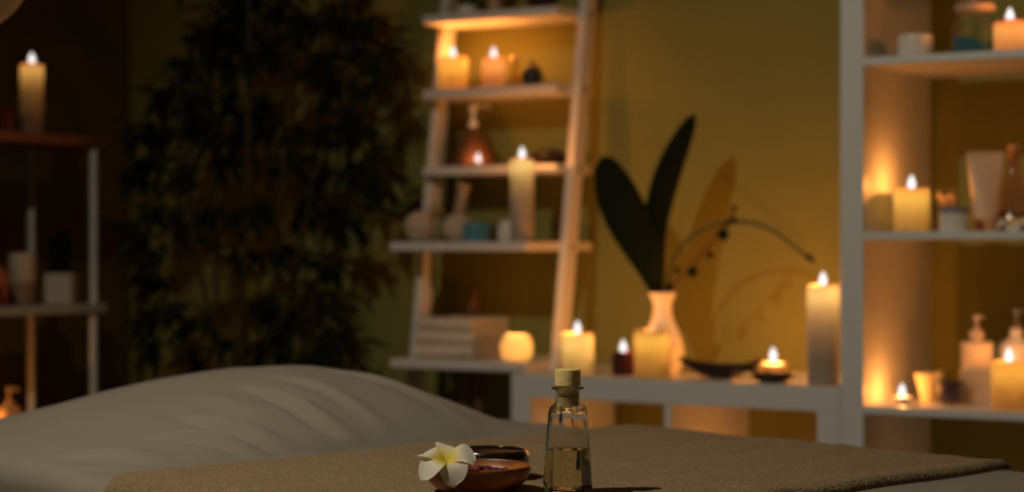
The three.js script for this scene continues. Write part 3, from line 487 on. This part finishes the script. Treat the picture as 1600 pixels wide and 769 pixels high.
{ // middle shelf
  candle('pillar_candle', 'cream-yellow pillar candle at the left of the cabinet\'s middle shelf', [-1.431, SB, -3.83], 0.0365, 0.088, [0.88, 0.66, 0.32, 0.60], { power: 0.81 });
  const g = thing('cut_glass', 'dark glass tumbler with cut sparkling rim behind the grey-lidded jar', 'glass', [-1.398, SB, -3.945]);
  const rim = lathe([[0, 0.001], [0.020, 0.001], [0.022, 0.004], [0.025, 0.092]], 16); const p = rim.attributes.position;
  mesh('glass_body', rim.toNonIndexed(), M.glassThin, g); mesh('dark_wax', lathe([[0, 0.003], [0.0205, 0.003], [0.0225, 0.052], [0, 0.052]], 28), std(0.10, 0.02, 0.012, 0.4), g);
  const fa = []; for (let k = 0; k < 9; k++) { const a = k * 0.7, s = 0.010 + 0.004 * Math.sin(k * 3.3); fa.push(new THREE.OctahedronGeometry(s * 0.62).scale(1, 1.5, 0.6).rotateZ(0.6 * Math.sin(k * 2.2)).translate(0.0135 * Math.cos(a), 0.0605 + 0.013 * ((k * 5) % 3) / 2, 0.0135 * Math.sin(a))); }
  mesh('crystal_chips', mergeGeometries(fa), phys(0.75, 0.45, 0.22, 0.1, { clearcoat: 1 }), g).userData.kind = 'stuff';
  const j = thing('cream_jar', 'small cream jar with a blue-grey lid on the cabinet\'s middle shelf', 'jar', [-1.322, SB, -3.775]);
  mesh('jar_body', smoothLathe([[0, 0.0005], [0.026, 0.0005], [0.0295, 0.005], [0.0295, 0.034], [0.026, 0.036], [0, 0.036]], 40, 50), M.porcelain, j);
  mesh('lid', smoothLathe([[0.0265, 0.0365], [0.0275, 0.0365], [0.0275, 0.046], [0.025, 0.0485], [0, 0.0488]], 40, 40), std(0.22, 0.24, 0.27, 0.4), j);
  const t = thing('squeeze_tube', 'beige squeeze tube standing on its cap in the cabinet', 'tube', [-1.288, SB, -3.865], 0.45);
  mesh('tube_body', surface(48, 24, (u, v) => { const a = u * 6.2832, w = 0.024 + 0.0125 * v, d = 0.021 * Math.pow(1 - v, 0.8) + 0.0012; return [w * Math.cos(a), 0.028 + 0.124 * v, d * Math.sin(a)]; }), std(0.72, 0.50, 0.34, 0.4), t);
  mesh('crimp', box(0.073, 0.010, 0.0026, 0.001).translate(0, 0.157, 0), std(0.72, 0.50, 0.34, 0.4), t);
  mesh('cap', smoothLathe([[0, 0.0005], [0.020, 0.0005], [0.0215, 0.003], [0.0225, 0.027], [0.021, 0.028], [0, 0.028]], 36, 40), std(0.66, 0.36, 0.2, 0.35), t);
  const b = thing('glass_flask', 'conical clear glass flask with amber oil behind the frangipani', 'bottle', [-1.250, SB, -3.93]);
  mesh('glass_body', smoothLathe([[0, 0.001], [0.040, 0.001], [0.0465, 0.006], [0.042, 0.035], [0.030, 0.075], [0.018, 0.108], [0.0135, 0.128], [0.0135, 0.158], [0.0165, 0.163], [0.0165, 0.168], [0.0145, 0.169]], 44, 70), phys(0.80, 0.58, 0.36, 0.12, { transmission: 0.92, thickness: 0 }), b);
  mesh('oil', smoothLathe([[0, 0.003], [0.040, 0.003], [0.0445, 0.008], [0.041, 0.032], [0.0385, 0.040], [0, 0.040]], 40, 40), std(0.20, 0.06, 0.015, 0.15), b);
  mesh('stopper', rod(0.0118, 0.0128, 0.026), std(0.5, 0.28, 0.12, 0.8), b, [0, 0.152, 0]);
  frangipani('white frangipani flower at the right of the cabinet\'s middle shelf', [-1.203, SB + 0.0135, -3.775], 1.0, [0.25, 0.0], 0.3);
}
candle('short_candle', 'lit cream candle low in the cabinet\'s dark compartment under the tealight', [-1.33, 0.40, -3.86], 0.032, 0.09, CREAM, { power: 0.18 });  // out of view, placed to light the compartment below the lower shelf
{ // lower shelf
  tealight('lit tealight at the left of the cabinet\'s lower shelf', [-1.440, SC, -3.80], 0.019, 0.016, { power: 0.68, scale: 0.95 });
  const c = thing('cone_cup', 'small white cone-shaped cup glowing beside the cabinet\'s tealight', 'cup', [-1.407, SC, -3.865]);
  const cup = mesh('cup_body', lathe([[0, 0.0006], [0.014, 0.0006], [0.015, 0.002], [0.029, 0.060], [0.0305, 0.062], [0.0285, 0.0615], [0.013, 0.005], [0, 0.004]], 36), phys(0.86, 0.74, 0.42, 0.9, { transmission: 0.4, thickness: 0 }), c);
  const g = thing('votive_glass', 'glass tumbler of dark purple wax beside the white pump bottle', 'glass', [-1.352, SC, -3.835]);
  mesh('glass_body', lathe([[0, 0.001], [0.024, 0.001], [0.0265, 0.004], [0.031, 0.070], [0.0318, 0.0705], [0.0305, 0.0700], [0.0255, 0.007], [0, 0.0055]], 44), M.glassThin, g);
  mesh('purple_wax', lathe([[0, 0.0065], [0.0245, 0.0068], [0.0285, 0.050], [0.014, 0.049], [0, 0.0495]], 36), std(0.035, 0.006, 0.018, 0.4), g);
  const d = thing('soap_dispenser', 'white square-shouldered pump bottle on the cabinet\'s lower shelf', 'dispenser', [-1.318, SC, -3.900], 0.56);
  mesh('dispenser_body', box(0.060, 0.128, 0.042, 0.006, 4).translate(0, 0.0643, 0), std(0.66, 0.53, 0.40, 0.35), d);
  mesh('collar', smoothLathe([[0, 0], [0.014, 0], [0.0145, 0.004], [0.0145, 0.020], [0.011, 0.022], [0, 0.022]], 30, 30), std(0.66, 0.53, 0.40, 0.35), d, [0, 0.1283, 0]);
  pump(d, 0.1495, 0.62, std(0.66, 0.53, 0.40, 0.35), -1.2);
  const e = thing('soap_dispenser', 'round-shouldered white pump bottle behind the cabinet\'s amber candle', 'dispenser', [-1.247, SC, -3.935]);
  mesh('dispenser_body', smoothLathe([[0, 0.0005], [0.030, 0.0005], [0.034, 0.005], [0.0345, 0.105], [0.031, 0.122], [0.018, 0.134], [0.0125, 0.138], [0, 0.138]], 40, 60), M.plastic, e);
  mesh('collar', smoothLathe([[0, 0], [0.0125, 0], [0.013, 0.003], [0.013, 0.014], [0.010, 0.017], [0, 0.017]], 30, 30), M.plastic, e, [0, 0.138, 0]);
  pump(e, 0.154, 0.75, std(0.35, 0.37, 0.42, 0.15, { metalness: 0.8 }), 1.0);
  candle('pillar_candle', 'amber pillar candle at the right of the cabinet\'s lower shelf', [-1.219, SC, -3.80], 0.034, 0.094, AMBER, { power: 0.56 });
}

// ---------------------------------------------------------------- on the left shelf unit
candle('tall_pillar_candle', 'tall lit candle on the left shelf unit\'s reddish top board', [-3.58, U1, -3.487], 0.029, 0.178, [0.82, 0.56, 0.36, 0.60], { power: 0.31 });
{
  const t = thing('votive_glass', 'small dark red votive glass left of the tall lit candle', 'glass', [-3.56, U1, -3.37]);
  mesh('glass_body', lathe([[0, 0.0006], [0.028, 0.0006], [0.031, 0.004], [0.032, 0.062], [0.030, 0.062], [0.029, 0.008], [0, 0.006]], 36), std(0.11, 0.012, 0.01, 0.2), t);
  mesh('wax_body', lathe([[0, 0.008], [0.028, 0.008], [0.029, 0.045], [0, 0.045]], 28), std(0.3, 0.08, 0.03, 0.6), t);
  const m = thing('votive_glass', 'red glass with an orange rim at the left of the plant shelf', 'glass', [-3.55, U2, -3.345]);
  mesh('glass_body', lathe([[0, 0.0006], [0.026, 0.0006], [0.030, 0.004], [0.031, 0.050], [0.029, 0.050], [0.028, 0.008], [0, 0.006]], 36), std(0.16, 0.012, 0.01, 0.2), m);
  mesh('wax_body', smoothLathe([[0, 0.008], [0.0275, 0.008], [0.027, 0.055], [0.022, 0.082], [0.010, 0.094], [0, 0.096]], 28, 40), std(0.42, 0.11, 0.03, 0.6), m);
  const c = thing('cream_candle', 'unlit cream candle with a brown lower part beside the small potted grass', 'candle', [-3.60, U2, -3.475]);
  mesh('brown_lower_band', lathe([[0, 0.0006], [0.026, 0.0006], [0.030, 0.004], [0.033, 0.055], [0, 0.055]], 36), std(0.30, 0.18, 0.10, 0.6), c);  // brown lower part beneath the cream wax
  mesh('wax_body', lathe([[0, 0.0555], [0.0335, 0.0555], [0.0335, 0.124], [0.031, 0.127], [0, 0.126]], 36), std(0.72, 0.58, 0.42, 0.6), c);
  mesh('wick', rod(0.0012, 0.001, 0.012, 8), M.wick, c, [0, 0.126, 0]);
  const p = thing('potted_grass', 'small dark tufted grass plant in a square white pot', 'plant', [-3.535, U2, -3.54], TURN);
  mesh('pot', box(0.068, 0.076, 0.068, 0.005, 3).translate(0, 0.0385, 0), std(0.52, 0.48, 0.43, 0.5), p);
  const blades = [];
  for (let i = 0; i < 190; i++) {
    const a = rnd(0, 6.283), out = rnd(0.010, 0.066), h = rnd(0.085, 0.135) * (1 - out * 6), r0 = rnd(0, 0.026), b0 = rnd(0, 6.283);
    const ca = Math.cos(a), sa = Math.sin(a), bx = r0 * Math.cos(b0), bz = r0 * Math.sin(b0);
    blades.push(surface(2, 4, (u, v) => { const w = 0.0034 * (1 - v * 0.95) * (u * 2 - 1), o = out * v * v; return [bx + ca * o - sa * w, 0.076 + h * Math.sin(Math.min(1, v * 1.15) * 1.5) , bz + sa * o + ca * w]; }));
  }
  const f = mesh('foliage', mergeGeometries(blades), M.leafDark, p); f.userData.kind = 'stuff';
  const d = thing('soap_dispenser', 'glowing amber pump bottle low on the left shelf unit', 'dispenser', [-3.55, U3, -3.385]);
  mesh('dispenser_body', smoothLathe([[0, 0.0005], [0.024, 0.0005], [0.0285, 0.006], [0.029, 0.060], [0.025, 0.078], [0.012, 0.090], [0.010, 0.094], [0, 0.094]], 36, 50), phys(0.85, 0.55, 0.22, 0.7, { transmission: 0.3, thickness: 0 }), d);
  pump(d, 0.0935, 0.72, std(0.55, 0.33, 0.16, 0.4), 0.2);
  candle('short_candle', 'unseen short lit candle low on the left shelf unit, placed to light bottle and post', [-3.60, U3, -3.30], 0.024, 0.040, CREAM, { power: 1.0 });  // out of view, placed to light the amber bottle and the post
}

// ---------------------------------------------------------------- tall bamboo palm in the corner
{
  const base = [-3.125, 0, -3.75], t = thing('bamboo_palm', 'tall dark bamboo palm with many narrow leaves in the room\'s corner', 'plant', base, TURN);
  mesh('pot', smoothLathe([[0, 0.0005], [0.11, 0.0005], [0.125, 0.01], [0.15, 0.25], [0.152, 0.27], [0.142, 0.27], [0.135, 0.25], [0, 0.24]], 40, 50), std(0.06, 0.045, 0.035, 0.6), t);
  // leaf clusters as [sideways, height] in metres, read off the plant's habit
  const clusters = [[-0.07, 1.65], [-0.02, 1.65], [-0.08, 1.60], [-0.17, 1.53], [-0.13, 1.59], [-0.06, 1.54], [-0.02, 1.61], [0.02, 1.53], [-0.06, 1.51], [0.05, 1.57], [0.09, 1.56], [0.13, 1.62], [0.22, 1.65], [0.28, 1.62], [0.35, 1.57], [0.26, 1.57], [0.19, 1.54], [0.32, 1.53], [0.14, 1.51], [0.25, 1.49], [0.21, 1.46], [0.33, 1.48],
    [-0.11, 1.44], [-0.14, 1.44], [-0.02, 1.44], [0.05, 1.44], [0.01, 1.40], [-0.22, 1.36], [-0.26, 1.36], [-0.17, 1.36], [-0.13, 1.38], [-0.06, 1.35], [0.00, 1.35], [0.06, 1.36], [0.13, 1.36], [0.19, 1.36], [0.25, 1.40], [0.28, 1.35], [0.33, 1.30], [-0.24, 1.28], [-0.26, 1.25], [-0.19, 1.25], [-0.13, 1.27], [-0.05, 1.28], [0.03, 1.28], [0.11, 1.28], [0.19, 1.27], [0.27, 1.27], [0.33, 1.22],
    [-0.21, 1.16], [-0.24, 1.11], [-0.16, 1.16], [-0.13, 1.10], [-0.08, 1.16], [0.00, 1.16], [0.06, 1.17], [0.14, 1.17], [0.22, 1.16], [0.25, 1.13], [-0.21, 1.06], [-0.25, 1.01], [-0.21, 0.98], [0.00, 1.05], [0.08, 1.06], [0.14, 1.05], [0.19, 1.02], [0.19, 0.94], [-0.25, 0.89], [-0.21, 0.91], [-0.22, 0.83], [-0.16, 0.92], [-0.09, 0.89], [-0.06, 0.83], [-0.14, 0.80],
    [0.03, 0.92], [0.08, 0.94], [0.13, 0.89], [0.06, 0.84], [0.14, 0.81], [0.21, 0.86], [0.19, 0.80], [0.02, 0.80]];
  const stems = [[-0.09, 1.80], [0.02, 1.74], [0.20, 1.82], [0.12, 1.72], [-0.16, 1.50], [0.27, 1.70]].map(([x, h], i) => {
    const z = 0.05 * Math.sin(i * 2.1), c = new THREE.CatmullRomCurve3([[0.03 * (i - 2.5), 0.24, z], [x * 0.35 + 0.012 * (i - 2.5), 0.7, z * 1.1], [x * 0.8, 1.2, z * 1.2], [x, h, z]].map((p) => new THREE.Vector3(...p)));
    mesh('stem', new THREE.TubeGeometry(c, 40, 0.0055, 7), M.stemDark, t); return c;
  });
  for (const c of stems) { const p = c.getPoint(1); clusters.push([p.x, p.y], [p.x - 0.04, p.y - 0.05], [p.x + 0.045, p.y - 0.08]); }   // the crown of each stem
  const blade = (len, wid, droop) => surface(2, 6, (u, v) => { const w = wid * Math.pow(Math.sin(Math.PI * Math.min(1, Math.pow(v, 0.6) * 0.985 + 0.008)), 0.9), e = u * 2 - 1; return [w * e, -droop * v * v * len + 0.25 * w * Math.abs(e), len * v]; });
  const kinds = [blade(0.085, 0.0082, 0.25), blade(0.070, 0.0072, 0.45), blade(0.098, 0.0086, 0.35), blade(0.078, 0.0090, 0.1)];
  const twigs = [], rest = [], m4 = new THREE.Matrix4(), e = new THREE.Euler(0, 0, 0, 'YXZ'), q4 = new THREE.Quaternion(); let made = 0, count = 0;
  for (const [a, h] of clusters) {
    const z = rnd(-0.13, 0.10) * (a > 0.2 ? 0.7 : 1), from = stems.map((c) => { const u = Math.min(1, Math.max(0.12, (h - 0.06 - 0.24) / 1.5)); return c.getPoint(u); }).sort((p, q) => Math.abs(p.x - a) - Math.abs(q.x - a))[0];
    const end = [a, h, z];
    twigs.push(tube([[from.x, from.y, from.z], [(from.x + a) / 2, (from.y + h) / 2 + 0.012, (from.z + z) / 2], end], 0.0013, 8, 5));
    const n = 17 + Math.floor(rnd(0, 8)), head = Math.atan2(a - from.x, z - from.z);
    for (let i = 0; i < n; i++) {
      const yaw = head + rnd(-2.0, 2.0), pitch = rnd(-0.35, 1.0), k = Math.floor(rnd(0, 4)), s = rnd(0.75, 1.2);
      e.set(pitch, yaw, rnd(-0.7, 0.7)); q4.setFromEuler(e);
      const at = new THREE.Vector3(a + rnd(-0.022, 0.022), h + rnd(-0.022, 0.022), z + rnd(-0.022, 0.022));
      count++;
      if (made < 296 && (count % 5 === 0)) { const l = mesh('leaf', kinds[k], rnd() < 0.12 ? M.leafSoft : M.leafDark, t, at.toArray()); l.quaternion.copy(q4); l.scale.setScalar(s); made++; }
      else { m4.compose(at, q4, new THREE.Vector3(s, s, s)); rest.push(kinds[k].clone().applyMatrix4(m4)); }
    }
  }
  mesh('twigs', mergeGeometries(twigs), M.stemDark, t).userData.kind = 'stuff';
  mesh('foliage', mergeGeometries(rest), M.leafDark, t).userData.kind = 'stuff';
}

// ---------------------------------------------------------------- paper lantern at the upper left corner
{
  const t = thing('paper_lantern', 'pale beige round paper lantern cut by the upper left corner', 'lantern', [-2.316, 1.519, -2.090]);
  const pts = []; for (let i = 0; i <= 48; i++) { const a = 0.14 + (Math.PI - 0.28) * i / 48; pts.push([0.124 * Math.sin(a) * (1 + 0.004 * Math.cos(i * Math.PI)), -0.124 * Math.cos(a)]); }
  mesh('paper_shade', lathe(pts, 56), M.paper, t);
  mesh('cord', rod(0.002, 0.002, 1.06, 8), M.bolt, t, [0, 0.121, 0]);
}

renderer.render(scene, camera);
